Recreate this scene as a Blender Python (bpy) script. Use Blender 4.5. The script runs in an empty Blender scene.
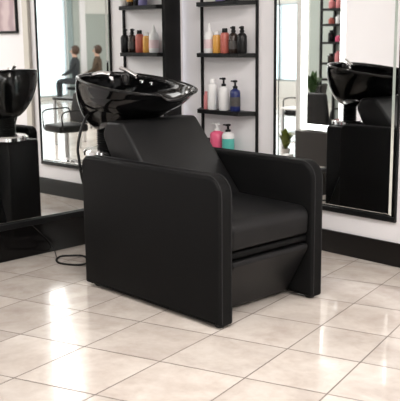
import bpy, bmesh, math, random
from mathutils import Vector, Matrix
random.seed(7)
S = bpy.context.scene
C = S.collection
PI = math.pi

# ------------------------------------------------------------------ materials
def mat(name, color, rough=.5, metal=0., bump=0., bscale=60., noise=0., nscale=8., coat=0., emit=0., spec=.5, col2=None, rvar=0.):
    m = bpy.data.materials.new(name); m.use_nodes = True
    nt = m.node_tree; b = nt.nodes['Principled BSDF']
    b.inputs['Base Color'].default_value = (*color, 1); b.inputs['Roughness'].default_value = rough
    b.inputs['Metallic'].default_value = metal; b.inputs['Coat Weight'].default_value = coat
    b.inputs['Coat Roughness'].default_value = .05; b.inputs['Specular IOR Level'].default_value = spec
    if emit:
        b.inputs['Emission Color'].default_value = (*color, 1); b.inputs['Emission Strength'].default_value = emit
    tc = nt.nodes.new('ShaderNodeTexCoord')
    n = nt.nodes.new('ShaderNodeTexNoise'); n.inputs['Scale'].default_value = nscale; n.inputs['Detail'].default_value = 5
    nt.links.new(tc.outputs['Object'], n.inputs['Vector'])
    r = nt.nodes.new('ShaderNodeMix'); r.data_type = 'RGBA'
    c2 = col2 or tuple(max(0, c * (1 - noise)) for c in color)
    r.inputs['A'].default_value = (*color, 1); r.inputs['B'].default_value = (*c2, 1)
    nt.links.new(n.outputs['Fac'], r.inputs['Factor']); nt.links.new(r.outputs['Result'], b.inputs['Base Color'])
    if rvar:
        mr = nt.nodes.new('ShaderNodeMapRange'); mr.inputs['To Min'].default_value = rough - rvar; mr.inputs['To Max'].default_value = rough + rvar
        nt.links.new(n.outputs['Fac'], mr.inputs['Value']); nt.links.new(mr.outputs['Result'], b.inputs['Roughness'])
    if bump:
        n2 = nt.nodes.new('ShaderNodeTexNoise'); n2.inputs['Scale'].default_value = bscale; n2.inputs['Detail'].default_value = 3
        nt.links.new(tc.outputs['Object'], n2.inputs['Vector'])
        bp = nt.nodes.new('ShaderNodeBump'); bp.inputs['Strength'].default_value = bump; bp.inputs['Distance'].default_value = .002
        nt.links.new(n2.outputs['Fac'], bp.inputs['Height']); nt.links.new(bp.outputs['Normal'], b.inputs['Normal'])
    return m

M = {}
M['leather'] = mat('black_leather', (.0058, .0058, .0062), .47, bump=.25, bscale=220, noise=.15, spec=.24)
M['leather_side'] = mat('black_leather_panel', (.0052, .0052, .0054), .55, bump=.12, bscale=300, noise=.15, spec=.10)
M['piping'] = mat('black_piping', (.017, .017, .018), .45, noise=.1, spec=.3)
M['ceramic'] = mat('black_ceramic', (.003, .003, .0032), .085, noise=.1, spec=.3)
M['rubber'] = mat('black_rubber', (.006, .006, .006), .5, noise=.2, spec=.3)
M['black_gloss'] = mat('black_gloss_panel', (.0055, .005, .005), .12, noise=.2, nscale=3, spec=.2)
M['black_satin'] = mat('black_satin_metal', (.006, .006, .0065), .42, noise=.15, spec=.22)
M['base_black'] = mat('black_baseboard_paint', (.007, .0055, .005), .3, noise=.2, nscale=4, spec=.3)
M['chrome'] = mat('chrome', (.86, .86, .87), .12, 1., noise=.03)
M['steel'] = mat('brushed_steel', (.55, .56, .57), .3, 1., noise=.1)
M['wall'] = mat('white_wall_paint', (.88, .855, .872), .75, bump=.05, bscale=40, noise=.035, nscale=3)
M['wall_cream'] = mat('warm_white_wall_paint', (.80, .79, .76), .75, noise=.03, nscale=3)
M['ceil'] = mat('ceiling_paint', (.85, .84, .82), .8, noise=.02)
M['trim'] = mat('beige_trim', (.66, .62, .56), .6, noise=.06)
M['sage'] = mat('sage_grey_paint', (.42, .46, .43), .6, noise=.1, nscale=2)
M['teal'] = mat('teal_grey_glazing', (.30, .37, .37), .25, noise=.15, nscale=2)
M['wain'] = mat('dark_brown_panel', (.028, .023, .021), .5, noise=.2, nscale=5)
M['mirror'] = mat('silvered_glass', (.93, .945, .94), .012, 1., noise=.01)
M['bevel'] = mat('bevelled_glass', (.80, .83, .82), .06, 1., noise=.02)
M['led'] = mat('led_strip', (1, .99, .97), .5, emit=3.2, noise=.01)
M['plant'] = mat('leaf_green', (.045, .11, .025), .5, noise=.5, nscale=20)
M['plant2'] = mat('leaf_lime', (.16, .20, .02), .5, noise=.5, nscale=20)
M['soil'] = mat('potting_soil', (.03, .02, .014), .9, noise=.4)
M['pot'] = mat('pale_pot', (.6, .58, .55), .6, noise=.1)
M['worktop'] = mat('white_worktop', (.8, .8, .79), .3, noise=.03)
M['skin'] = mat('skin', (.55, .33, .24), .55, noise=.12)
M['hair'] = mat('brown_hair', (.07, .035, .018), .6, noise=.5, nscale=30)
M['cloth_dark'] = mat('dark_cloth', (.03, .035, .04), .85, noise=.3)
M['cloth_brown'] = mat('brown_cloth', (.10, .065, .04), .85, noise=.3)
M['white_pl'] = mat('white_plastic', (.82, .81, .81), .32, noise=.03)
M['amber'] = mat('amber_plastic', (.72, .36, .07), .25, noise=.12)
M['coral'] = mat('coral_plastic', (.50, .13, .10), .3, noise=.1)
M['brown_b'] = mat('dark_brown_plastic', (.03, .018, .014), .25, noise=.2)
M['black_b'] = mat('black_plastic', (.007, .007, .008), .3, noise=.2, spec=.25)
M['navy'] = mat('navy_plastic', (.018, .028, .13), .25, noise=.2)
M['pink'] = mat('pink_plastic', (.82, .13, .25), .3, noise=.08)
M['rose'] = mat('rose_plastic', (.70, .25, .26), .35, noise=.08)
M['teal_b'] = mat('teal_plastic', (.10, .48, .42), .3, noise=.08)
M['blue_b'] = mat('blue_plastic', (.05, .19, .42), .3, noise=.1)
M['lilac'] = mat('lilac_plastic', (.22, .20, .42), .3, noise=.1)
M['peach'] = mat('peach_label', (.72, .42, .33), .5, noise=.08)
M['label_p'] = mat('pale_pink_label', (.80, .62, .64), .5, noise=.1, nscale=50)
M['label_w'] = mat('pale_label', (.70, .69, .68), .5, noise=.12, nscale=50)
M['label_d'] = mat('grey_print_label', (.085, .075, .07), .5, noise=.6, nscale=70)

def glass_mat():
    m = bpy.data.materials.new('window_glass'); m.use_nodes = True; nt = m.node_tree
    nt.nodes.remove(nt.nodes['Principled BSDF']); out = nt.nodes['Material Output']
    t = nt.nodes.new('ShaderNodeBsdfTransparent'); t.inputs['Color'].default_value = (.95, .98, .98, 1)
    g = nt.nodes.new('ShaderNodeBsdfGlossy'); g.inputs['Roughness'].default_value = .02
    mx = nt.nodes.new('ShaderNodeMixShader'); mx.inputs['Fac'].default_value = .06
    nt.links.new(t.outputs[0], mx.inputs[1]); nt.links.new(g.outputs[0], mx.inputs[2]); nt.links.new(mx.outputs[0], out.inputs['Surface'])
    return m
M['glass'] = glass_mat()

def tile_mat():
    m = bpy.data.materials.new('travertine_tile'); m.use_nodes = True; nt = m.node_tree; b = nt.nodes['Principled BSDF']
    tc = nt.nodes.new('ShaderNodeTexCoord')
    at = nt.nodes.new('ShaderNodeAttribute'); at.attribute_name = 'tile_tone'
    # each tile looks at its own piece of the stone pattern
    vm = nt.nodes.new('ShaderNodeVectorMath'); vm.operation = 'MULTIPLY_ADD'; vm.inputs[1].default_value = (9, 7, 5)
    nt.links.new(at.outputs['Color'], vm.inputs[0]); nt.links.new(tc.outputs['Object'], vm.inputs[2])
    n1 = nt.nodes.new('ShaderNodeTexNoise'); n1.inputs['Scale'].default_value = 3.2; n1.inputs['Detail'].default_value = 8; n1.inputs['Roughness'].default_value = .62; n1.inputs['Distortion'].default_value = .6
    n2 = nt.nodes.new('ShaderNodeTexNoise'); n2.inputs['Scale'].default_value = 13; n2.inputs['Detail'].default_value = 6; n2.inputs['Roughness'].default_value = .7
    nt.links.new(vm.outputs[0], n1.inputs['Vector']); nt.links.new(vm.outputs[0], n2.inputs['Vector'])
    r1 = nt.nodes.new('ShaderNodeValToRGB'); e = r1.color_ramp.elements
    e[0].position = .30; e[0].color = (.56, .485, .435, 1); e[1].position = .60; e[1].color = (.735, .67, .61, 1)
    r2 = nt.nodes.new('ShaderNodeValToRGB'); e = r2.color_ramp.elements
    e[0].position = .35; e[0].color = (.90, .875, .855, 1); e[1].position = .6; e[1].color = (1, 1, 1, 1)
    nt.links.new(n1.outputs['Fac'], r1.inputs['Fac']); nt.links.new(n2.outputs['Fac'], r2.inputs['Fac'])
    mx = nt.nodes.new('ShaderNodeMix'); mx.data_type = 'RGBA'; mx.blend_type = 'MULTIPLY'; mx.inputs['Factor'].default_value = .8
    nt.links.new(r1.outputs['Color'], mx.inputs['A']); nt.links.new(r2.outputs['Color'], mx.inputs['B'])
    mr = nt.nodes.new('ShaderNodeMapRange'); mr.inputs['To Min'].default_value = .93; mr.inputs['To Max'].default_value = 1.05
    sp = nt.nodes.new('ShaderNodeSeparateColor'); nt.links.new(at.outputs['Color'], sp.inputs[0]); nt.links.new(sp.outputs[0], mr.inputs['Value'])
    hs = nt.nodes.new('ShaderNodeHueSaturation'); nt.links.new(mr.outputs['Result'], hs.inputs['Value']); nt.links.new(mx.outputs['Result'], hs.inputs['Color'])
    nt.links.new(hs.outputs['Color'], b.inputs['Base Color'])
    b.inputs['Roughness'].default_value = .16; b.inputs['Specular IOR Level'].default_value = .62
    b.inputs['Coat Weight'].default_value = .35; b.inputs['Coat Roughness'].default_value = .035
    return m
M['tile'] = tile_mat()
M['grout'] = mat('grout', (.20, .165, .145), .8, noise=.2)

def art_mat():
    m = bpy.data.materials.new('abstract_print'); m.use_nodes = True; nt = m.node_tree; b = nt.nodes['Principled BSDF']
    tc = nt.nodes.new('ShaderNodeTexCoord'); w = nt.nodes.new('ShaderNodeTexWave'); w.inputs['Scale'].default_value = 1.6
    w.inputs['Distortion'].default_value = 9; w.inputs['Detail'].default_value = 3; w.inputs['Detail Scale'].default_value = 1.2
    nt.links.new(tc.outputs['Object'], w.inputs['Vector'])
    r = nt.nodes.new('ShaderNodeValToRGB'); e = r.color_ramp.elements
    e[0].position = .1; e[0].color = (.40, .29, .31, 1); e[1].position = .8; e[1].color = (.58, .46, .47, 1)
    nt.links.new(w.outputs['Fac'], r.inputs['Fac']); nt.links.new(r.outputs['Color'], b.inputs['Base Color']); b.inputs['Roughness'].default_value = .5
    return m
M['art'] = art_mat()

# ------------------------------------------------------------------ mesh helpers
def box(bm, x0, x1, y0, y1, z0, z1, bev=0., seg=3, xf=None):
    n0 = set(bm.verts)
    r = bmesh.ops.create_cube(bm, size=1.)
    vs = r['verts']
    for v in vs:
        v.co = Vector((x0 + (v.co.x + .5) * (x1 - x0), y0 + (v.co.y + .5) * (y1 - y0), z0 + (v.co.z + .5) * (z1 - z0)))
    if bev:
        es = list({e for v in vs for e in v.link_edges})
        bmesh.ops.bevel(bm, geom=es, offset=bev, segments=seg, profile=.5, affect='EDGES')
    nv = [v for v in bm.verts if v not in n0]
    if xf:
        for v in nv: v.co = xf(v.co)
    return nv

def prism(bm, prof, y0, y1, bev=.0, seg=3):
    """profile [(x,z)...] extruded along y, both rim loops bevelled"""
    a = [bm.verts.new((x, y0, z)) for x, z in prof]; b = [bm.verts.new((x, y1, z)) for x, z in prof]
    n = len(prof); fs = []
    f1 = bm.faces.new(a); f2 = bm.faces.new(list(reversed(b)))
    for i in range(n): bm.faces.new((a[(i + 1) % n], a[i], b[i], b[(i + 1) % n]))
    bmesh.ops.recalc_face_normals(bm, faces=bm.faces[:])
    if bev:
        es = list(f1.edges) + list(f2.edges)
        bmesh.ops.bevel(bm, geom=es, offset=bev, segments=seg, profile=.5, affect='EDGES')

def round_poly(pts, radii, seg=6):
    out = []; n = len(pts)
    for i in range(n):
        p = Vector(pts[i]); a = Vector(pts[i - 1]); b = Vector(pts[(i + 1) % n]); r = radii[i]
        if r <= 0: out.append(tuple(p)); continue
        d1 = (a - p).normalized(); d2 = (b - p).normalized()
        ang = d1.angle(d2); t = r / math.tan(ang / 2)
        c = p + (d1 + d2).normalized() * (r / math.sin(ang / 2))
        s = p + d1 * t; e = p + d2 * t
        a0 = math.atan2(s.y - c.y, s.x - c.x); a1 = math.atan2(e.y - c.y, e.x - c.x)
        da = (a1 - a0 + PI) % (2 * PI) - PI
        for k in range(seg + 1):
            q = a0 + da * k / seg; out.append((c.x + r * math.cos(q), c.y + r * math.sin(q)))
    return out

def lathe(bm, prof, cx=0, cy=0, n=24, closed_ends=True):
    rings = []
    for r, z in prof:
        rings.append([bm.verts.new((cx + r * math.cos(2 * PI * k / n), cy + r * math.sin(2 * PI * k / n), z)) for k in range(n)])
    for i in range(len(rings) - 1):
        for k in range(n):
            bm.faces.new((rings[i][k], rings[i][(k + 1) % n], rings[i + 1][(k + 1) % n], rings[i + 1][k]))
    if closed_ends:
        bm.faces.new(list(reversed(rings[0]))); bm.faces.new(rings[-1])

def smooth_path(pts, sub=6):
    P = [Vector(p) for p in pts]; out = []
    for i in range(len(P) - 1):
        p0 = P[max(i - 1, 0)]; p1 = P[i]; p2 = P[i + 1]; p3 = P[min(i + 2, len(P) - 1)]
        for k in range(sub):
            t = k / sub
            out.append(.5 * ((2 * p1) + (p2 - p0) * t + (2 * p0 - 5 * p1 + 4 * p2 - p3) * t * t + (3 * p1 - p0 - 3 * p2 + p3) * t ** 3))
    out.append(P[-1]); return out

def tube(bm, pts, r, n=8, closed=False, taper=None):
    P = [Vector(p) for p in pts]; m = len(P); rings = []; prev = None
    for i in range(m):
        if closed: t = P[(i + 1) % m] - P[i - 1]
        else: t = P[min(i + 1, m - 1)] - P[max(i - 1, 0)]
        t.normalize()
        if prev is None:
            up = Vector((0, 0, 1)) if abs(t.z) < .9 else Vector((1, 0, 0)); a = t.cross(up).normalized()
        else: a = (prev - t * prev.dot(t)).normalized()
        prev = a; b = t.cross(a); rr = r if taper is None else r * taper[min(i, len(taper) - 1)]
        rings.append([bm.verts.new(P[i] + (a * math.cos(2 * PI * k / n) + b * math.sin(2 * PI * k / n)) * rr) for k in range(n)])
    for i in range(m if closed else m - 1):
        A = rings[i]; B = rings[(i + 1) % m]
        for k in range(n): bm.faces.new((A[k], A[(k + 1) % n], B[(k + 1) % n], B[k]))
    if not closed:
        bm.faces.new(list(reversed(rings[0]))); bm.faces.new(rings[-1])

ORG = {}
def obj(name, bm, m, parent=None, org=None, smooth=True, angle=40):
    o_ = ORG.get(parent.name, Vector()) if parent else Vector(org or (0, 0, 0))
    if o_.length:
        bmesh.ops.translate(bm, verts=bm.verts[:], vec=-o_)
    bmesh.ops.recalc_face_normals(bm, faces=bm.faces[:])
    me = bpy.data.meshes.new(name); bm.to_mesh(me); bm.free()
    o = bpy.data.objects.new(name, me); C.objects.link(o)
    for mm in (m if isinstance(m, (list, tuple)) else [m]): me.materials.append(mm)
    if parent: o.parent = parent; ORG[o.name] = o_
    else: o.location = o_; ORG[o.name] = o_
    if smooth:
        me.shade_smooth()
        try: me.set_sharp_from_angle(angle=math.radians(angle))
        except Exception: pass
    return o

def tag(o, label, cat, group=None):
    o['label'] = label; o['category'] = cat
    if group: o['group'] = group
    return o
def thing(name, label, cat, loc=(0, 0, 0), group=None):
    o = bpy.data.objects.new(name, None); C.objects.link(o); o.location = loc; o.empty_display_size = .1
    ORG[o.name] = Vector(loc); return tag(o, label, cat, group)
def struct(name, bm, m, smooth=False, org=None):
    o = obj(name, bm, m, smooth=smooth, org=org); o['kind'] = 'structure'; return o
def dup(root, loc, rotz=0., label=None, group=None):
    r = root.copy(); C.objects.link(r); r.location = loc; r.rotation_euler = (0, 0, rotz)
    if label: r['label'] = label
    if group: r['group'] = group
    for ch in list(root.children):
        c = ch.copy(); C.objects.link(c); c.parent = r
        for g in list(ch.children):
            d = g.copy(); C.objects.link(d); d.parent = c
    return r
def B(): return bmesh.new()

# ------------------------------------------------------------------ room constants
YR = 1.645                    # wall on the right of the photo (plane y = YR)
ANG = .0386; XL = -1.708       # mirror plane on the left
NL = Vector((math.cos(ANG), math.sin(ANG), 0)); TL = Vector((-math.sin(ANG), math.cos(ANG), 0))
def LP(v):                     # (w out of the wall, u along it, z) -> world
    return NL * (XL + v.x) + TL * v.y + Vector((0, 0, v.z))
XE, YE, ZC = 9.0, -7.6, 2.9

# ------------------------------------------------------------------ floor
def line_a(i):   # x = c + m*y
    known = {1: (-.671, -.202), 2: (-.329, -.222), 3: (.052, -.213), 4: (.431, -.254), 5: (.770, -.293)}
    if i in known: return known[i]
    if i < 1: return (-.671 + .365 * (i - 1), -.202)
    return (.770 + .365 * (i - 5), -.293)
def line_b(j):   # y = d + s*x
    known = {-1: (-.686, .385), 0: (-.271, .349), 1: (.119, .320), 2: (.478, .311)}
    if j in known: return known[j]
    if j < -1: return (-.686 + .40 * (j + 1), .385)
    return (.478 + .39 * (j - 2), .311)
def cross(i, j):
    c, m = line_a(i); d, s = line_b(j)
    y = (d + s * c) / (1 - s * m); return Vector((c + m * y, y, 0))
bm = B(); lay = bm.loops.layers.color.new('tile_tone')
g = .0027
for i in range(-12, 36):
    for j in range(-34, 18):
        q = [cross(i, j), cross(i + 1, j), cross(i + 1, j + 1), cross(i, j + 1)]
        c = sum(q, Vector()) / 4
        if not (-2.1 < c.x < XE + .2 and YE - .2 < c.y < YR + .3): continue
        pts = []
        for p in q:
            d = (c - p); pts.append(p + d.normalized() * g * 1.5)
        f = bm.faces.new([bm.verts.new((p.x, p.y, 0)) for p in pts])
        col = (random.random(), random.random(), random.random(), 1)
        for l in f.loops: l[lay] = col
vs = [bm.verts.new(p) for p in ((-2.2, YE - .2, -.0015), (XE + .2, YE - .2, -.0015), (XE + .2, YR + .1, -.0015), (-2.2, YR + .1, -.0015))]
f = bm.faces.new(vs); f.material_index = 1
o = struct('floor', bm, [M['tile'], M['grout']])
bm = B(); box(bm, -2.2, XE + .2, YE - .2, YR + .2, ZC, ZC + .1); struct('ceiling', bm, M['ceil'])

# ------------------------------------------------------------------ walls
bm = B(); box(bm, -.13, -.03, -9.0, 1.68, 0, ZC, xf=LP); struct('wall_left', bm, M['wall'])
bm = B(); box(bm, -2.2, XE + .2, YR, YR + .1, 0, ZC); struct('wall_back', bm, M['wall'])
# far wall behind the camera, x = XE, with a floor-length window
bm = B()
W1 = (-5.90, -3.2)
box(bm, XE, XE + .15, W1[1], YR + .1, 0, ZC); box(bm, XE, XE + .15, YE - .1, W1[0], 0, ZC)
box(bm, XE, XE + .15, W1[0], W1[1], 2.55, ZC); box(bm, XE, XE + .15, W1[0], W1[1], 0, .06)
struct('wall_right', bm, M['wall_cream'])
bm = B(); W2 = (6.27, 7.6)
box(bm, -2.2, W2[0], YE - .15, YE, 0, ZC); box(bm, W2[1], XE + .1, YE - .15, YE, 0, ZC)
box(bm, W2[0], W2[1], YE - .15, YE, 0, .36); box(bm, W2[0], W2[1], YE - .15, YE, 2.0, ZC)
struct('wall_front', bm, M['wall_cream'])
# windows: pane + frame
def window(name, axis, lo, hi, z0, z1, at):
    bm = B(); t = .035
    def bx(a, b, c, d, dep=.06):
        if axis == 'x': box(bm, at + .02, at + .02 + dep, a, b, c, d)
        else: box(bm, a, b, at - .02 - dep, at - .02, c, d)
    bx(lo, lo + t, z0, z1); bx(hi - t, hi, z0, z1); bx(lo, hi, z0, z0 + t); bx(lo, hi, z1 - t, z1); bx((lo + hi) / 2 - .02, (lo + hi) / 2 + .02, z0, z1)
    o = struct(name, bm, M['steel'])
    bm = B()
    if axis == 'x': box(bm, at + .045, at + .05, lo + t, hi - t, z0 + t, z1 - t)
    else: box(bm, lo + t, hi - t, at - .05, at - .045, z0 + t, z1 - t)
    p = obj('window_pane', bm, M['glass'], o, smooth=False)
window('window_1', 'x', W1[0], W1[1], .06, 2.55, XE)
window('window_2', 'y', W2[0], W2[1], .36, 2.0, YE)
# panelling beside the big window
bm = B(); box(bm, XE - .03, XE, -6.04, -5.91, 0, ZC); struct('trim_1', bm, M['teal'])
bm = B(); box(bm, XE - .05, XE, -6.21, -6.045, 0, 2.2); struct('trim_2', bm, M['sage'])
bm = B(); box(bm, XE - .09, XE, -6.36, -6.215, 0, ZC); struct('trim_3', bm, M['wall'])
bm = B(); box(bm, XE - .04, XE, YE + .02, -6.365, 0, 1.85); struct('trim_4', bm, M['sage'])
bm = B(); box(bm, 3.2, 6.0, YE, YE + .03, 0, ZC); struct('trim_6', bm, M['sage'])
# baseboards
bm = B(); box(bm, -.03, 0, -8.8, 1.622, 0, .192, .004, 2, xf=LP); struct('baseboard_left', bm, M['black_gloss'])
bm = B(); box(bm, -1.765, XE, YR - .014, YR, 0, .137, .004, 2); struct('baseboard_back', bm, M['base_black'])
bm = B(); box(bm, .03, .105, YR - .03, YR, .137, 2.35, .004, 2); struct('trim_5', bm, M['trim'])

# ------------------------------------------------------------------ mirrors
# left: large mirror with a heavy black surround
t = thing('wall_mirror', 'large wall mirror with thick black surround left of the corner shelf', 'mirror', LP(Vector((0, .8, .2))))
U0, U1 = .015, 1.462
ZT = 2.5
bm = B(); box(bm, -.012, 0, U0, U1, .236, ZT, xf=LP); obj('mirror_glass', bm, M['mirror'], t, smooth=False)
bm = B()
def quad(bm, pts):
    return bm.faces.new([bm.verts.new(p) for p in pts])
# bevelled strip along the right edge: slopes back towards the frame
quad(bm, [LP(Vector((0, U1, .236))), LP(Vector((-.010, U1 + .018, .236))), LP(Vector((-.010, U1 + .018, ZT))), LP(Vector((0, U1, ZT)))])
quad(bm, [LP(Vector((0, U0, .236))), LP(Vector((0, U1 + .018, .236))), LP(Vector((-.004, U1 + .018, .222))), LP(Vector((-.004, U0, .222)))])
obj('bevel', bm, M['bevel'], t, smooth=False)
bm = B()
box(bm, -.03, .012, U1 + .018, 1.622, .19, ZT + .08, .003, 2, xf=LP)
box(bm, -.03, .012, U0, U1 + .018, .19, .224, .003, 2, xf=LP)
box(bm, -.03, .012, U0, U1 + .018, ZT, ZT + .08, .003, 2, xf=LP)
obj('frame', bm, M['black_satin'], t)
# right mirror
t = thing('wall_mirror', 'tall wall mirror in thin black frame right of the bottle shelf', 'mirror', (-.49, YR, .26))
X0, X1, Z0, Z1 = -.928, -.098, .299, 2.47
bm = B(); box(bm, X0, X1, YR - .018, YR - .006, Z0, Z1); obj('mirror_glass', bm, M['mirror'], t, smooth=False)
e, e2 = .013, .036; ya, yb = YR - .018, YR - .0105
bm = B()
def ring_quads(bm, a, ya_, b, yb_):
    P = lambda d, y: [(X0 - d, y, Z0 - d), (X1 + d, y, Z0 - d), (X1 + d, y, Z1 + d), (X0 - d, y, Z1 + d)]
    A = P(a, ya_); Bq = P(b, yb_)
    for k in range(4): quad(bm, [A[k], Bq[k], Bq[(k + 1) % 4], A[(k + 1) % 4]])
ring_quads(bm, 0, ya, e, yb)
obj('bevel', bm, M['bevel'], t, smooth=False)
bm = B(); ring_quads(bm, e, yb, e2, yb); obj('mirror_border', bm, M['mirror'], t, smooth=False)
bm = B(); k = .009
box(bm, X0 - e2 - k, X0 - e2, YR - .02, YR, Z0 - e2 - k, Z1 + e2 + k, .002, 2)
box(bm, X1 + e2, X1 + e2 + k, YR - .02, YR, Z0 - e2 - k, Z1 + e2 + k, .002, 2)
box(bm, X0 - e2, X1 + e2, YR - .02, YR, Z0 - e2 - k, Z0 - e - .003, .002, 2)
box(bm, X0 - e2, X1 + e2, YR - .02, YR, Z1 + e2, Z1 + e2 + k, .002, 2)
obj('frame', bm, M['black_satin'], t)

# ------------------------------------------------------------------ bottle shelf
YF = YR - .115
t = thing('wall_shelf', 'open black metal shelf unit holding hair products in the corner', 'shelf', (-1.3, YR - .08, .4))
for zt in (1.514, 1.186, .816, .539):
    bm = B()
    pl = [(-1.665, YR - .001), (-1.572, YF), (-1.19, YF), (-1.118, YR - .001)]
    lo = [bm.verts.new((x, y, zt - .026)) for x, y in pl]; hi = [bm.verts.new((x, y, zt)) for x, y in pl]
    bm.faces.new(list(reversed(lo))); bm.faces.new(hi)
    for k in range(4): bm.faces.new((lo[k], lo[(k + 1) % 4], hi[(k + 1) % 4], hi[k]))
    obj('shelf_board', bm, M['black_satin'], t)
bm = B(); box(bm, -1.639, -1.623, YR - .018, YR - .001, .15, 2.4, .002, 2); obj('post', bm, M['black_satin'], t)
bm = B(); box(bm, -1.131, -1.116, YR - .018, YR - .001, .15, 2.4, .002, 2); obj('post', bm, M['black_satin'], t)

# bottles --------------------------------------------------------------
def bottle(name, label, x, z, w, h, body, kind, cap, label_mat=None, group=None, y=None, cat='bottle', band=(.16, .46)):
    y = YR - .07 if y is None else y
    t = thing(name, label, cat, (x, y, z), group)
    r = w / 2
    zz = lambda f: z + h * f
    bm = B()
    if kind == 'pump':
        lathe(bm, [(r * .9, z), (r, z + .006), (r, zz(.60)), (r * .86, zz(.67)), (r * .42, zz(.72)), (r * .40, zz(.74))], x, y)
        obj('body', bm, body, t)
        bm = B(); lathe(bm, [(r * .46, zz(.735)), (r * .46, zz(.80)), (r * .2, zz(.815)), (r * .2, zz(.92)), (r * .42, zz(.93)), (r * .42, zz(.985)), (r * .3, zz(1.))], x, y, 14)
        box(bm, x - r * 1.0, x, y - r * .22, y + r * .22, zz(.935), zz(.985), .002, 2)
        obj('pump', bm, cap, t)
    elif kind == 'spray':
        lathe(bm, [(r * .9, z), (r, z + .006), (r, zz(.62)), (r * .8, zz(.70)), (r * .38, zz(.76)), (r * .36, zz(.78))], x, y)
        obj('body', bm, body, t)
        bm = B(); lathe(bm, [(r * .5, zz(.775)), (r * .5, zz(.84)), (r * .34, zz(.86)), (r * .42, zz(.90)), (r * .40, zz(.985)), (r * .2, zz(1.))], x, y, 14)
        box(bm, x - r * .75, x, y - r * .2, y + r * .2, zz(.91), zz(.97), .002, 2)
        obj('spray_head', bm, cap, t)
    elif kind == 'nozzle':
        lathe(bm, [(r * .9, z), (r, z + .006), (r, zz(.58)), (r * .82, zz(.70)), (r * .5, zz(.76))], x, y)
        obj('body', bm, body, t)
        bm = B(); lathe(bm, [(r * .5, zz(.757)), (r * .42, zz(.84)), (r * .22, zz(.93)), (r * .14, zz(1.))], x, y, 14)
        obj('nozzle_cap', bm, cap, t)
    else:  # capped
        lathe(bm, [(r * .9, z), (r, z + .006), (r, zz(.72)), (r * .86, zz(.80)), (r * .6, zz(.83))], x, y)
        obj('body', bm, body, t)
        bm = B(); lathe(bm, [(r * .62, zz(.828)), (r * .60, zz(.98)), (r * .5, zz(1.))], x, y, 14)
        obj('cap', bm, cap, t)
    if label_mat:
        bm = B(); lathe(bm, [(r * 1.012, zz(band[0])), (r * 1.012, zz(band[1]))], x, y, 24, False); obj('label_band', bm, label_mat, t)
    return t
G = 'hair products on the corner shelf'
MB = lambda z: z + .0005
z2 = MB(1.186); z3 = MB(.816); z4 = MB(.539); z1 = MB(1.514)
bottle('shampoo_bottle', 'white bottle with pointed nozzle, first from the left post on the upper shelf', -1.498, z2, .070, .192, M['white_pl'], 'nozzle', M['white_pl'], M['label_p'], G)
bottle('shampoo_bottle', 'amber yellow bottle with white cap on the upper shelf', -1.426, z2, .058, .142, M['amber'], 'cap', M['white_pl'], None, G)
bottle('spray_bottle', 'coral red bottle with black top beside the amber one', -1.352, z2, .060, .158, M['coral'], 'cap', M['black_b'], None, G)
bottle('spray_bottle', 'dark brown spray bottle between the coral and the black bottle', -1.274, z2, .062, .170, M['brown_b'], 'spray', M['black_b'], M['label_d'], G)
bottle('spray_bottle', 'black spray bottle at the right end of the upper shelf', -1.197, z2, .062, .170, M['black_b'], 'spray', M['black_b'], None, G)
bottle('product_bottle', 'small rose pink bottle half hidden behind the left post', -1.531, z3, .034, .118, M['rose'], 'cap', M['rose'], None, G)
bottle('shampoo_bottle', 'tall white bottle with white cap on the middle shelf', -1.471, z3, .066, .205, M['white_pl'], 'cap', M['white_pl'], None, G)
bottle('product_bottle', 'small blue and black bottle standing behind between two white bottles', -1.415, z3, .040, .105, M['blue_b'], 'cap', M['black_b'], M['black_b'], G, YR - .03)
bottle('pump_bottle', 'white bottle with black pump on the middle shelf', -1.364, z3, .066, .214, M['white_pl'], 'pump', M['black_b'], None, G)
bottle('pump_bottle', 'navy blue pump bottle at the right of the middle shelf', -1.259, z3, .068, .200, M['navy'], 'pump', M['black_b'], M['label_d'], G)
bottle('soap_bottle', 'pink pump bottle with white top just above the armrest', -1.428, z4, .096, .190, M['pink'], 'pump', M['white_pl'], None, G)
bottle('soap_bottle', 'teal bottle with white shoulder and black pump above the armrest', -1.325, z4, .082, .190, M['white_pl'], 'pump', M['black_b'], M['teal_b'], G, band=(.035, .50))
bottle('product_jar', 'small black topped jar beside the pink pump bottle', -1.506, z4, .040, .085, M['black_b'], 'cap', M['black_b'], None, G, cat='jar')
bottle('product_bottle', 'lilac bottle on the top shelf, cut by the picture edge', -1.394, z1, .064, .17, M['lilac'], 'cap', M['white_pl'], None, G)
bottle('product_bottle', 'narrow black bottle on the top shelf beside the lilac bottle', -1.325, z1, .040, .17, M['black_b'], 'cap', M['black_b'], None, G)
bottle('product_bottle', 'brown bottle with pale label in the middle of the top shelf', -1.263, z1, .050, .18, M['brown_b'], 'cap', M['amber'], M['amber'], G)
bottle('product_bottle', 'white bottle at the right end of the top shelf', -1.190, z1, .056, .18, M['white_pl'], 'cap', M['blue_b'], None, G)

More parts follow.
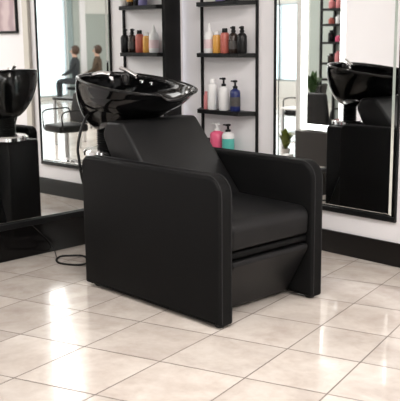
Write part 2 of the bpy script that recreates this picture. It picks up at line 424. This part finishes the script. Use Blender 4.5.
# ------------------------------------------------------------------ the shampoo chair
t = thing('shampoo_chair', 'black leather shampoo chair with tilted basin in front of the mirror corner', 'chair', (-.49, .53, 0))
def arm(y0, y1, outer):
    xs0, xs1, zb, zt = -1.012, .018, .012, .69
    prof = round_poly([(xs0, zb), (xs1, zb), (xs1, zt), (xs0, zt)], [.012, .012, .085, .045], 8)
    bm = B(); prism(bm, prof, y0, y1, .018, 4); a = obj('armrest', bm, M['leather_side'], t)
    for yy in (y0 + .0165, y1 - .0165):
        p2 = round_poly([(xs0 + .001, zb + .012), (xs1 + .0006, zb + .012), (xs1 + .0006, zt + .0006), (xs0 + .001, zt + .0006)], [0, 0, .085, .045], 8)
        bm = B(); tube(bm, [(x, yy, z) for x, z in p2[1:]] , .0022, 6); obj('piping', bm, M['piping'], a)
    for xx in (xs0 + .07, xs1 - .045):
        bm = B(); lathe(bm, [(.022, 0), (.024, .004), (.02, .016)], xx, (y0 + y1) / 2, 16); obj('foot', bm, M['rubber'], a)
arm(.185, .275, -1); arm(.818, .904, 1)
# seat cushion
def cushion_prof():
    return round_poly([(-.66, .352), (.0, .338), (.006, .478), (-.66, .492)], [.02, .02, .055, .02], 6)
bm = B(); prism(bm, cushion_prof(), .279, .814, .022, 4); obj('seat', bm, M['leather'], t)
bm = B(); prism(bm, round_poly([(-.62, .300), (-.012, .300), (-.008, .330), (-.62, .330)], [.004, .01, .01, .004], 4), .282, .811, .006, 3); obj('seat_rail', bm, M['leather_side'], t)
# footrest flap leaning back under the seat
bm = B(); prism(bm, round_poly([(-.172, .030), (-.134, .020), (.004, .268), (.000, .290), (-.045, .290)], [.008, .012, .012, .008, .008], 4), .285, .808, .01, 3)
obj('footrest', bm, M['leather'], t)
bm = B(); box(bm, -.62, -.2, .277, .816, .05, .300, .01, 2); obj('under_seat_frame', bm, M['black_satin'], t)
# reclined backrest
prof = round_poly([(-.43, .462), (-.795, .872), (-.915, .868), (-.955, .80), (-.905, .705), (-.66, .45)], [.02, .04, .035, .04, .05, .02], 6)
bm = B(); prism(bm, prof, .281, .806, .022, 4); obj('backrest', bm, M['leather'], t)
bm = B(); box(bm, -1.01, -.80, .277, .816, .03, .655, .015, 3); obj('back_panel', bm, M['leather_side'], t)
# pedestal with ribbed column; chrome ring stands in for reflection on its glossy top
PX, PY = -1.225, .51
bm = B(); prism(bm, round_poly([(-1.29, .0), (-.99, .0), (-.99, .645), (-1.29, .645)], [.004, .004, .01, .02], 4), .46, .70, .012, 3); pd = obj('pedestal', bm, M['black_satin'], t)
bm = B(); lathe(bm, [(.122, .646), (.128, .650), (.128, .670), (.118, .680), (.07, .682)], PX, PY, 40); obj('reflection_ring', bm, M['chrome'], pd)
bm = B(); pr = []
for k in range(13):
    z = .678 + .0095 * k * 1.25; pr += [(.046, z), (.054, z + .005)]
pr.append((.06, .84)); lathe(bm, pr, PX, PY, 28); obj('ribbed_column', bm, M['rubber'], t)
# basin
CX, CY, AX, AY = -.985, .545, .34, .283
NS = 96
def rim(th):
    c, s = math.cos(th), math.sin(th); n = 2.35
    f = (abs(c) ** n + abs(s) ** n) ** (-1 / n)
    x = AX * f * c; y = AY * f * s
    d = (th + PI) % (2 * PI) - PI
    z = 1.046 - .135 * x - .032 * math.exp(-(d / .30) ** 4)
    x -= .03 * math.exp(-(d / .30) ** 4)
    return x, y, z
def basin_ring(bm, scale, zf, cshift, off=0.):
    out = []
    for k in range(NS):
        th = 2 * PI * k / NS; x, y, z = rim(th)
        out.append(bm.verts.new((CX + cshift[0] + x * scale, CY + cshift[1] + y * scale, zf(z) + off)))
    return out
bm = B(); rings = []
zb = .785; sh = (-.19, -.03)
steps = 16
for i in range(steps, -1, -1):       # outside, bottom -> rim
    s = i / steps
    sc = .22 + .78 * (1 - s ** 1.32) ** .68 if s < 1 else .22
    cs = (sh[0] * s, sh[1] * s)
    rings.append(basin_ring(bm, sc, lambda z, s=s: z + (zb - z) * s, cs, -.006 if i == 0 else 0))
rings.append(basin_ring(bm, 1.012, lambda z: z, (0, 0), .0))
rings.append(basin_ring(bm, 1.008, lambda z: z, (0, 0), .006))
rings.append(basin_ring(bm, .985, lambda z: z, (0, 0), .010))
rings.append(basin_ring(bm, .958, lambda z: z, (0, 0), .007))
rings.append(basin_ring(bm, .945, lambda z: z, (0, 0), -.002))
zi = .845
for i in range(1, steps + 1):
    s = i / steps
    sc = .10 + .84 * (1 - s ** 2.4) ** .6 if s < 1 else .10
    cs = (sh[0] * .75 * s ** 1.4, sh[1] * s)
    rings.append(basin_ring(bm, sc, lambda z, s=s: z + (zi - z) * s, cs, -.002))
for a, b in zip(rings[:-1], rings[1:]):
    for k in range(NS): bm.faces.new((a[k], a[(k + 1) % NS], b[(k + 1) % NS], b[k]))
bm.faces.new(rings[0]); bm.faces.new(rings[-1])
ba = obj('basin', bm, M['ceramic'], t, angle=60)
bm = B(); lathe(bm, [(.028, .846), (.03, .849), (.012, .851)], CX + sh[0] * .75, CY + sh[1], 20); obj('drain', bm, M['chrome'], ba)
# mixer tap and hand shower on the back rim
bm = B(); lathe(bm, [(.026, 1.03), (.026, 1.075), (.021, 1.085)], -1.185, .625, 20); tp = obj('mixer_tap', bm, M['black_gloss'], ba)
bm = B(); tube(bm, [(-1.205, .605, 1.125), (-1.17, .622, 1.112), (-1.11, .65, 1.078)], .012, 10, taper=[.75, 1., 1.1]); obj('lever', bm, M['chrome'], tp)
bm = B(); tube(bm, smooth_path([(-1.335, .47, 1.062), (-1.30, .49, 1.082), (-1.255, .52, 1.094), (-1.215, .545, 1.086)]), .012, 10, taper=[.6, .7, .8, .9, 1, 1.1, 1.2, 1.3, 1.4, 1.5, 1.5, 1.5, 1.5, 1.5, 1.5, 1.5, 1.5, 1.5, 1.4]); hs = obj('hand_shower', bm, M['chrome'], ba)
bm = B(); lathe(bm, [(.018, 1.045), (.02, 1.05), (.016, 1.078)], -1.212, .548, 16); obj('spray_nozzle', bm, M['chrome'], hs)
for (x, y, z, r_) in ((-1.12, .69, 1.04, .014), (-1.06, .71, 1.03, .012)):
    bm = B(); lathe(bm, [(r_, z), (r_, z + .012), (r_ * .6, z + .016)], x, y, 14); obj('control_knob', bm, M['chrome'], ba)
# water hose behind the basin
bm = B(); tube(bm, smooth_path([(-1.17, .40, .90), (-1.13, .315, .875), (-1.105, .255, .80), (-1.10, .232, .72), (-1.10, .236, .66), (-1.10, .255, .54), (-1.09, .30, .40), (-1.06, .36, .28)]), .0075, 8); obj('water_hose', bm, M['rubber'], t)

# cable on the floor
bm = B(); tube(bm, smooth_path([(-1.31, .42, .012), (-1.33, .375, .007), (-1.38, .338, .006), (-1.455, .315, .006), (-1.53, .345, .006), (-1.575, .405, .006), (-1.545, .46, .006), (-1.50, .505, .006), (-1.44, .50, .008), (-1.47, .545, .006), (-1.50, .60, .006), (-1.42, .64, .01), (-1.32, .64, .014)]), .006, 8)
tag(obj('power_cable', bm, M['rubber'], org=(-1.5, .4, 0)), 'looped black cable lying on the floor behind the chair', 'cable')
bm = B(); tube(bm, smooth_path([LP(Vector((.006, .37, .19))), LP(Vector((.008, .43, .13))), LP(Vector((.012, .50, .05))), (-1.69, .44, .006), (-1.60, .39, .004)]), .0025, 6)
tag(obj('thin_wire', bm, M['rubber'], org=(-1.65, .4, 0)), 'thin dark wire running down the black plinth to the floor', 'cable')

# ------------------------------------------------------------------ things seen in the mirrors
# framed print on the wall beyond the right mirror
t = thing('framed_print', 'pink abstract print in thin black frame, reflected at upper left', 'picture', (.44, YR, 1.34))
bm = B(); box(bm, .22, .66, YR - .012, YR - .002, 1.36, 2.0); obj('print', bm, M['art'], t, smooth=False)
bm = B()
for (a, b, c, d) in ((.20, .22, 1.34, 2.02), (.66, .68, 1.34, 2.02), (.22, .66, 1.34, 1.36), (.22, .66, 2.0, 2.02)): box(bm, a, b, YR - .02, YR, c, d, .002, 2)
obj('frame', bm, M['black_satin'], t)

# styling chair
def styling_chair(label, group):
    t = thing('styling_chair', label, 'chair', (0, 0, 0), group)
    bm = B(); box(bm, -.21, .21, -.21, .21, .40, .50, .03, 4); obj('seat', bm, M['leather'], t)
    bm = B(); box(bm, -.22, .22, .17, .25, .50, .88, .03, 4, xf=lambda v: Vector((v.x, v.y + (v.z - .5) * .18, v.z))); obj('backrest', bm, M['leather'], t)
    for s in (-1, 1):
        bm = B(); tube(bm, smooth_path([(s * .25, .22, .44), (s * .25, .20, .66), (s * .25, .05, .68), (s * .25, -.18, .66), (s * .25, -.20, .52), (s * .25, -.18, .42)]), .010, 8); obj('arm', bm, M['black_satin'], t)
    bm = B(); lathe(bm, [(.03, .06), (.03, .40)], 0, 0, 16); obj('column', bm, M['steel'], t)
    bm = B(); lathe(bm, [(.21, 0), (.21, .008), (.05, .03), (.032, .06)], 0, 0, 32); obj('base', bm, M['chrome'], t)
    return t
SG = 'styling chairs across the salon'
s0 = styling_chair('black styling chair on round chrome base, seen in the left mirror', SG)
s0.location = (1.25, .32, 0); s0.rotation_euler = (0, 0, 3.0); s0.scale = (.82, .82, .82)
dup(s0, (-.34, -1.33, 0), .0, 'black styling chair behind the lit frame, nearer the plant', SG)
dup(s0, (-.93, -1.33, 0), .0, 'black styling chair behind the lit frame, nearer the wall', SG)
dup(s0, (.98, -2.3, 0), 1.9, 'black styling chair beside the white worktop in the right mirror', SG)
# side table by the window (reflected)
t = thing('side_table', 'low grey metal side table behind the styling chair', 'table', (2.3, -.75, 0))
bm = B(); box(bm, 2.05, 2.55, -1.0, -.5, .56, .59, .005, 2); obj('tabletop', bm, M['black_satin'], t)
for (x, y) in ((2.07, -.98), (2.53, -.98), (2.07, -.52), (2.53, -.52)):
    bm = B(); box(bm, x - .015, x + .015, y - .015, y + .015, 0, .56, .002, 2); obj('leg', bm, M['steel'], t)

# low partition with the lit frame
PYW = -.80
bm = B()
box(bm, -1.45, -1.05, PYW - .08, PYW, .36, 2.25); box(bm, -.478, -.40, PYW - .08, PYW, .36, 2.25); box(bm, -1.05, -.478, PYW - .08, PYW, 2.0, 2.25)
struct('wall_partition', bm, M['wall_cream'])
bm = B(); box(bm, -1.45, -.40, PYW - .08, PYW + .005, 0, .36); struct('wall_wainscot', bm, M['wain'])
bm = B(); box(bm, -1.45, -.40, PYW + .005, PYW + .02, 0, .035); struct('baseboard_partition', bm, M['trim'])
t = thing('light_frame', 'rectangular white glowing light frame on the partition', 'light', (-.76, PYW, .39))
bm = B()
for (a, b, c, d) in ((-1.05, -.985, .385, 2.0), (-.543, -.478, .385, 2.0), (-.985, -.543, .385, .44), (-.985, -.543, 1.94, 2.0)): box(bm, a, b, PYW - .01, PYW + .012, c, d)
obj('light_strip', bm, M['led'], t, smooth=False)
# product rack behind the frame
t = thing('product_rack', 'dark metal rack of pink products behind the light frame', 'rack', (0, -2.0, 0))
for x in (.33, -.30):
    for y in (-1.92, -2.14):
        bm = B(); box(bm, x - .012, x + .012, y - .012, y + .012, 0, 2.1); obj('post', bm, M['black_satin'], t)
RZ = (.82, 1.0, 1.23, 1.43, 1.60)
for z in RZ:
    bm = B(); box(bm, -.31, .34, -2.15, -1.91, z - .025, z); obj('shelf_board', bm, M['black_satin'], t)
bm = B(); box(bm, -.31, .34, -2.175, -2.155, .0, 2.1); obj('back_panel', bm, M['sage'], t)
pal = ['rose', 'pink', 'coral', 'brown_b', 'white_pl', 'rose', 'black_b']
nm = {'rose': 'rose', 'pink': 'pink', 'coral': 'coral', 'brown_b': 'brown', 'white_pl': 'white', 'black_b': 'black'}
rows = ('lowest', 'second', 'third', 'fourth', 'topmost')
for ri, z in enumerate(RZ):
    for k in range(4):
        c = pal[(ri * 3 + k * 2) % 7]; x = .25 - k * .11
        bm = B(); h = .07 + .03 * ((ri + k) % 3)
        lathe(bm, [(.034, z + .0005), (.036, z + .006), (.036, z + h * .75), (.02, z + h * .85), (.018, z + h)], x, -2.0, 16)
        tag(obj('product_jar', bm, M[c], org=(x, -2.0, z)), '%s product jar on the %s rack shelf, %s from the plant side' % (nm[c], rows[ri], ('first', 'second', 'third', 'fourth')[k]), 'jar', 'products on the rack')
# plants
def plant(label, loc, h, w, leafm, n, pot_r=.09, pot_h=.2):
    t = thing('potted_plant', label, 'plant', loc); x, y, z = loc
    bm = B(); lathe(bm, [(pot_r * .75, z), (pot_r, z + pot_h), (pot_r * .9, z + pot_h), (pot_r * .88, z + pot_h - .02)], x, y, 24); obj('pot', bm, M['pot'], t)
    bm = B(); lathe(bm, [(pot_r * .87, z + pot_h - .022), (pot_r * .86, z + pot_h - .018)], x, y, 20); obj('soil', bm, M['soil'], t)
    bm = B()
    for k in range(n):
        a = random.uniform(0, 2 * PI); l = h * random.uniform(.5, 1.); sp = w * random.uniform(.3, 1.)
        p0 = Vector((x, y, z + pot_h - .02)); p1 = p0 + Vector((math.cos(a) * sp * .4, math.sin(a) * sp * .4, l * .7)); p2 = p0 + Vector((math.cos(a) * sp, math.sin(a) * sp, l * random.uniform(.6, 1.)))
        side = Vector((-math.sin(a), math.cos(a), 0)); prev = None
        for i in range(7):
            s = i / 6; p = p0 * (1 - s) ** 2 + p1 * 2 * s * (1 - s) + p2 * s * s
            wd = .028 * math.sin(PI * min(1, .08 + s * .92)) + .002
            c = (bm.verts.new(p - side * wd), bm.verts.new(p + side * wd + Vector((0, 0, .004))))
            if prev: bm.faces.new((prev[0], prev[1], c[1], c[0]))
            prev = c
    obj('foliage', bm, leafm, t)
plant('leafy green plant on a stand seen through the light frame', (.07, -1.52, .55), .32, .14, M['plant'], 46, .06, .12)
bm = B(); box(bm, -.02, .16, -1.61, -1.43, 0, .55, .004, 2); tag(obj('plant_stand', bm, M['wain'], org=(.07, -1.52, 0)), 'dark box stand under the leafy plant', 'stand')
plant('yellow green plant low at the left edge of the right mirror', (.20, -1.25, 0), .30, .11, M['plant2'], 40, .05, .08)
# white worktop with a basket below
t = thing('work_table', 'white topped work trolley beside the partition in the right mirror', 'table', (.38, -1.64, 0))
bm = B(); box(bm, .23, .55, -1.78, -1.50, .475, .50, .005, 2); obj('tabletop', bm, M['worktop'], t)
for (x, y) in ((.25, -1.76), (.53, -1.76), (.25, -1.52), (.53, -1.52)):
    bm = B(); box(bm, x - .012, x + .012, y - .012, y + .012, 0, .475); obj('leg', bm, M['steel'], t)
bm = B(); box(bm, .25, .53, -1.76, -1.52, .20, .215); obj('lower_shelf', bm, M['steel'], t)
bm = B(); box(bm, -.28, -.19, -.90, -.82, 0, .10, .012, 3)
tag(obj('towel_box', bm, M['worktop'], org=(-.23, -.86, 0)), 'small white box on the floor in the right mirror', 'box')

# seated clients far across the salon
def person(label, loc, rot, cloth):
    t = thing('person', label, 'person', loc)
    t.rotation_euler = (0, 0, rot); t.scale = (.86, .86, .86); ORG[t.name] = Vector()
    me = bpy.data.meshes.new('body'); bm = B()
    V = {}
    def v(n, *co): V[n] = bm.verts.new(co)
    v('pel', 0, 0, .52); v('wai', 0, .01, .70); v('che', 0, .0, .92); v('nb', 0, 0, 1.06); v('nt', 0, -.015, 1.13); v('hd', 0, -.02, 1.21); v('ht', 0, -.015, 1.30)
    for s, q in ((-1, 'l'), (1, 'r')):
        v('sh' + q, s * .17, 0, 1.0); v('el' + q, s * .23, -.06, .76); v('wr' + q, s * .14, -.26, .66); v('ha' + q, s * .10, -.33, .64)
        v('hi' + q, s * .10, 0, .50); v('kn' + q, s * .11, -.42, .50); v('an' + q, s * .11, -.42, .10); v('to' + q, s * .11, -.56, .04)
    E = [('pel', 'wai'), ('wai', 'che'), ('che', 'nb'), ('nb', 'nt'), ('nt', 'hd'), ('hd', 'ht')]
    for q in 'lr': E += [('che', 'sh' + q), ('sh' + q, 'el' + q), ('el' + q, 'wr' + q), ('wr' + q, 'ha' + q), ('pel', 'hi' + q), ('hi' + q, 'kn' + q), ('kn' + q, 'an' + q), ('an' + q, 'to' + q)]
    for a, b in E: bm.edges.new((V[a], V[b]))
    bm.verts.index_update(); idx = {k: x.index for k, x in V.items()}
    bm.to_mesh(me); bm.free()
    o = bpy.data.objects.new('body', me); C.objects.link(o); o.parent = t
    sk = o.modifiers.new('skin', 'SKIN'); sk.use_smooth_shade = True
    R = dict(pel=.15, wai=.13, che=.15, nb=.07, nt=.055, hd=.088, ht=.07, sh=.07, el=.045, wr=.032, ha=.035, hi=.09, kn=.065, an=.042, to=.035)
    for k, i in idx.items():
        r = R.get(k) or R[k[:-1]]; me.skin_vertices[0].data[i].radius = (r, r * (.8 if k in ('pel', 'wai', 'che') else 1))
    me.skin_vertices[0].data[idx['pel']].use_root = True
    o.modifiers.new('sub', 'SUBSURF').levels = 2; o.modifiers['sub'].render_levels = 2
    me.materials.append(cloth); me.materials.append(M['skin'])
    dg = bpy.context.evaluated_depsgraph_get(); ev = o.evaluated_get(dg)
    m2 = bpy.data.meshes.new_from_object(ev); o.modifiers.clear(); o.data = m2
    for p in m2.polygons:
        c = p.center
        p.material_index = 1 if (c.z > 1.08 or (c.y < -.29 and .58 < c.z < .72 and abs(c.x) < .18)) else 0
        p.use_smooth = True
    bm = B(); bmesh.ops.create_uvsphere(bm, u_segments=20, v_segments=14, radius=.105)
    for w in list(bm.verts):
        w.co = Vector((w.co.x * .98, w.co.y * 1.08 + .012, w.co.z * 1.12 + 1.245))
        if w.co.y < -.045 and w.co.z < 1.29: w.co.y = -.045 + (w.co.y + .045) * .1
    obj('hair', bm, M['hair'], t)
    t_ = bpy.data.meshes.new('face')
    bm = B(); box(bm, -.012, .012, -.128, -.095, 1.19, 1.225, .006, 2); obj('nose', bm, M['skin'], t)
    for s in (-1, 1):
        bm = B(); bmesh.ops.create_uvsphere(bm, u_segments=10, v_segments=8, radius=.012); bmesh.ops.translate(bm, verts=bm.verts[:], vec=(s * .035, -.098, 1.232)); obj('eye', bm, M['hair'], t)
    return t
def stool(label, loc):
    t = thing('salon_stool', label, 'stool', loc, 'waiting stools'); x, y, z = loc
    bm = B(); lathe(bm, [(.18, .25), (.20, .27), (.20, .295), (.17, .305)], x, y, 28); obj('seat', bm, M['leather'], t)
    bm = B(); lathe(bm, [(.2, 0), (.2, .01), (.03, .03), (.025, .25)], x, y, 24); obj('column', bm, M['steel'], t)
pA = (8.2, -5.45, 0); pB = (8.3, -6.15, 0)
person('person in dark clothes seated far back near the window', pA, 2.2, M['cloth_dark'])
person('person in brown clothes seated far back by the sage panel', pB, 2.2, M['cloth_brown'])
stool('round black stool under the person in dark clothes', pA)
stool('round black stool under the person in brown clothes', pB)

# ------------------------------------------------------------------ light
W = bpy.data.worlds.new('World'); S.world = W; W.use_nodes = True
W.node_tree.nodes['Background'].inputs[0].default_value = (.90, .97, 1, 1); W.node_tree.nodes['Background'].inputs[1].default_value = 2.2
def area(name, loc, rot, sx, sy, e, col=(1, .97, .94)):
    l = bpy.data.lights.new(name, 'AREA'); l.shape = 'RECTANGLE'; l.size = sx; l.size_y = sy; l.energy = e; l.color = col
    o = bpy.data.objects.new(name, l); C.objects.link(o); o.location = loc; o.rotation_euler = rot; return o
for x, y, e_ in ((.9, -.5, 50), (3.6, .55, 46), (.9, -3.2, 34), (2.8, -3.1, 46), (5.8, -.2, 30), (4.6, -4.2, 30), (8.0, -1.2, 22), (8.0, -4.0, 22), (3.4, -5.8, 26), (6.2, -6.0, 26)):
    area('ceiling_panel', (x, y, ZC - .02), (0, 0, 0), 1.3, 1.0, e_)
area('floor_band_light', (4.26, -1.53, ZC - .03), (0, 0, math.radians(-35)), 6.4, 0.68, 62, (1, .99, .98))  # added unseen lamp, placed to reflect as a bright band on the floor

# ------------------------------------------------------------------ camera
r = Vector((.6810980312, .7321238306, -.0100084222)); u = Vector((-.1325348505, .1367180379, .9817039735)); f = Vector((-.7200972054, .6673101788, -.1901503089))
cam = bpy.data.cameras.new('camera'); co = bpy.data.objects.new('camera', cam); C.objects.link(co)
mw = Matrix.Identity(4)
for i in range(3): mw[i][0] = r[i]; mw[i][1] = u[i]; mw[i][2] = -f[i]
mw[0][3], mw[1][3], mw[2][3] = 2.56057, -2.28337, 1.28
co.matrix_world = mw
cam.sensor_fit = 'HORIZONTAL'; cam.sensor_width = 36; cam.lens = 835.497 * 36 / 400; cam.clip_start = .05
cam.dof.use_dof = True; cam.dof.focus_distance = 4.4; cam.dof.aperture_fstop = 7.
S.camera = co
S.view_settings.view_transform = 'Standard'; S.view_settings.look = 'None'; S.view_settings.exposure = .17; S.view_settings.gamma = 1.
S.cycles.max_bounces = 10; S.cycles.glossy_bounces = 8; S.cycles.sample_clamp_indirect = 6
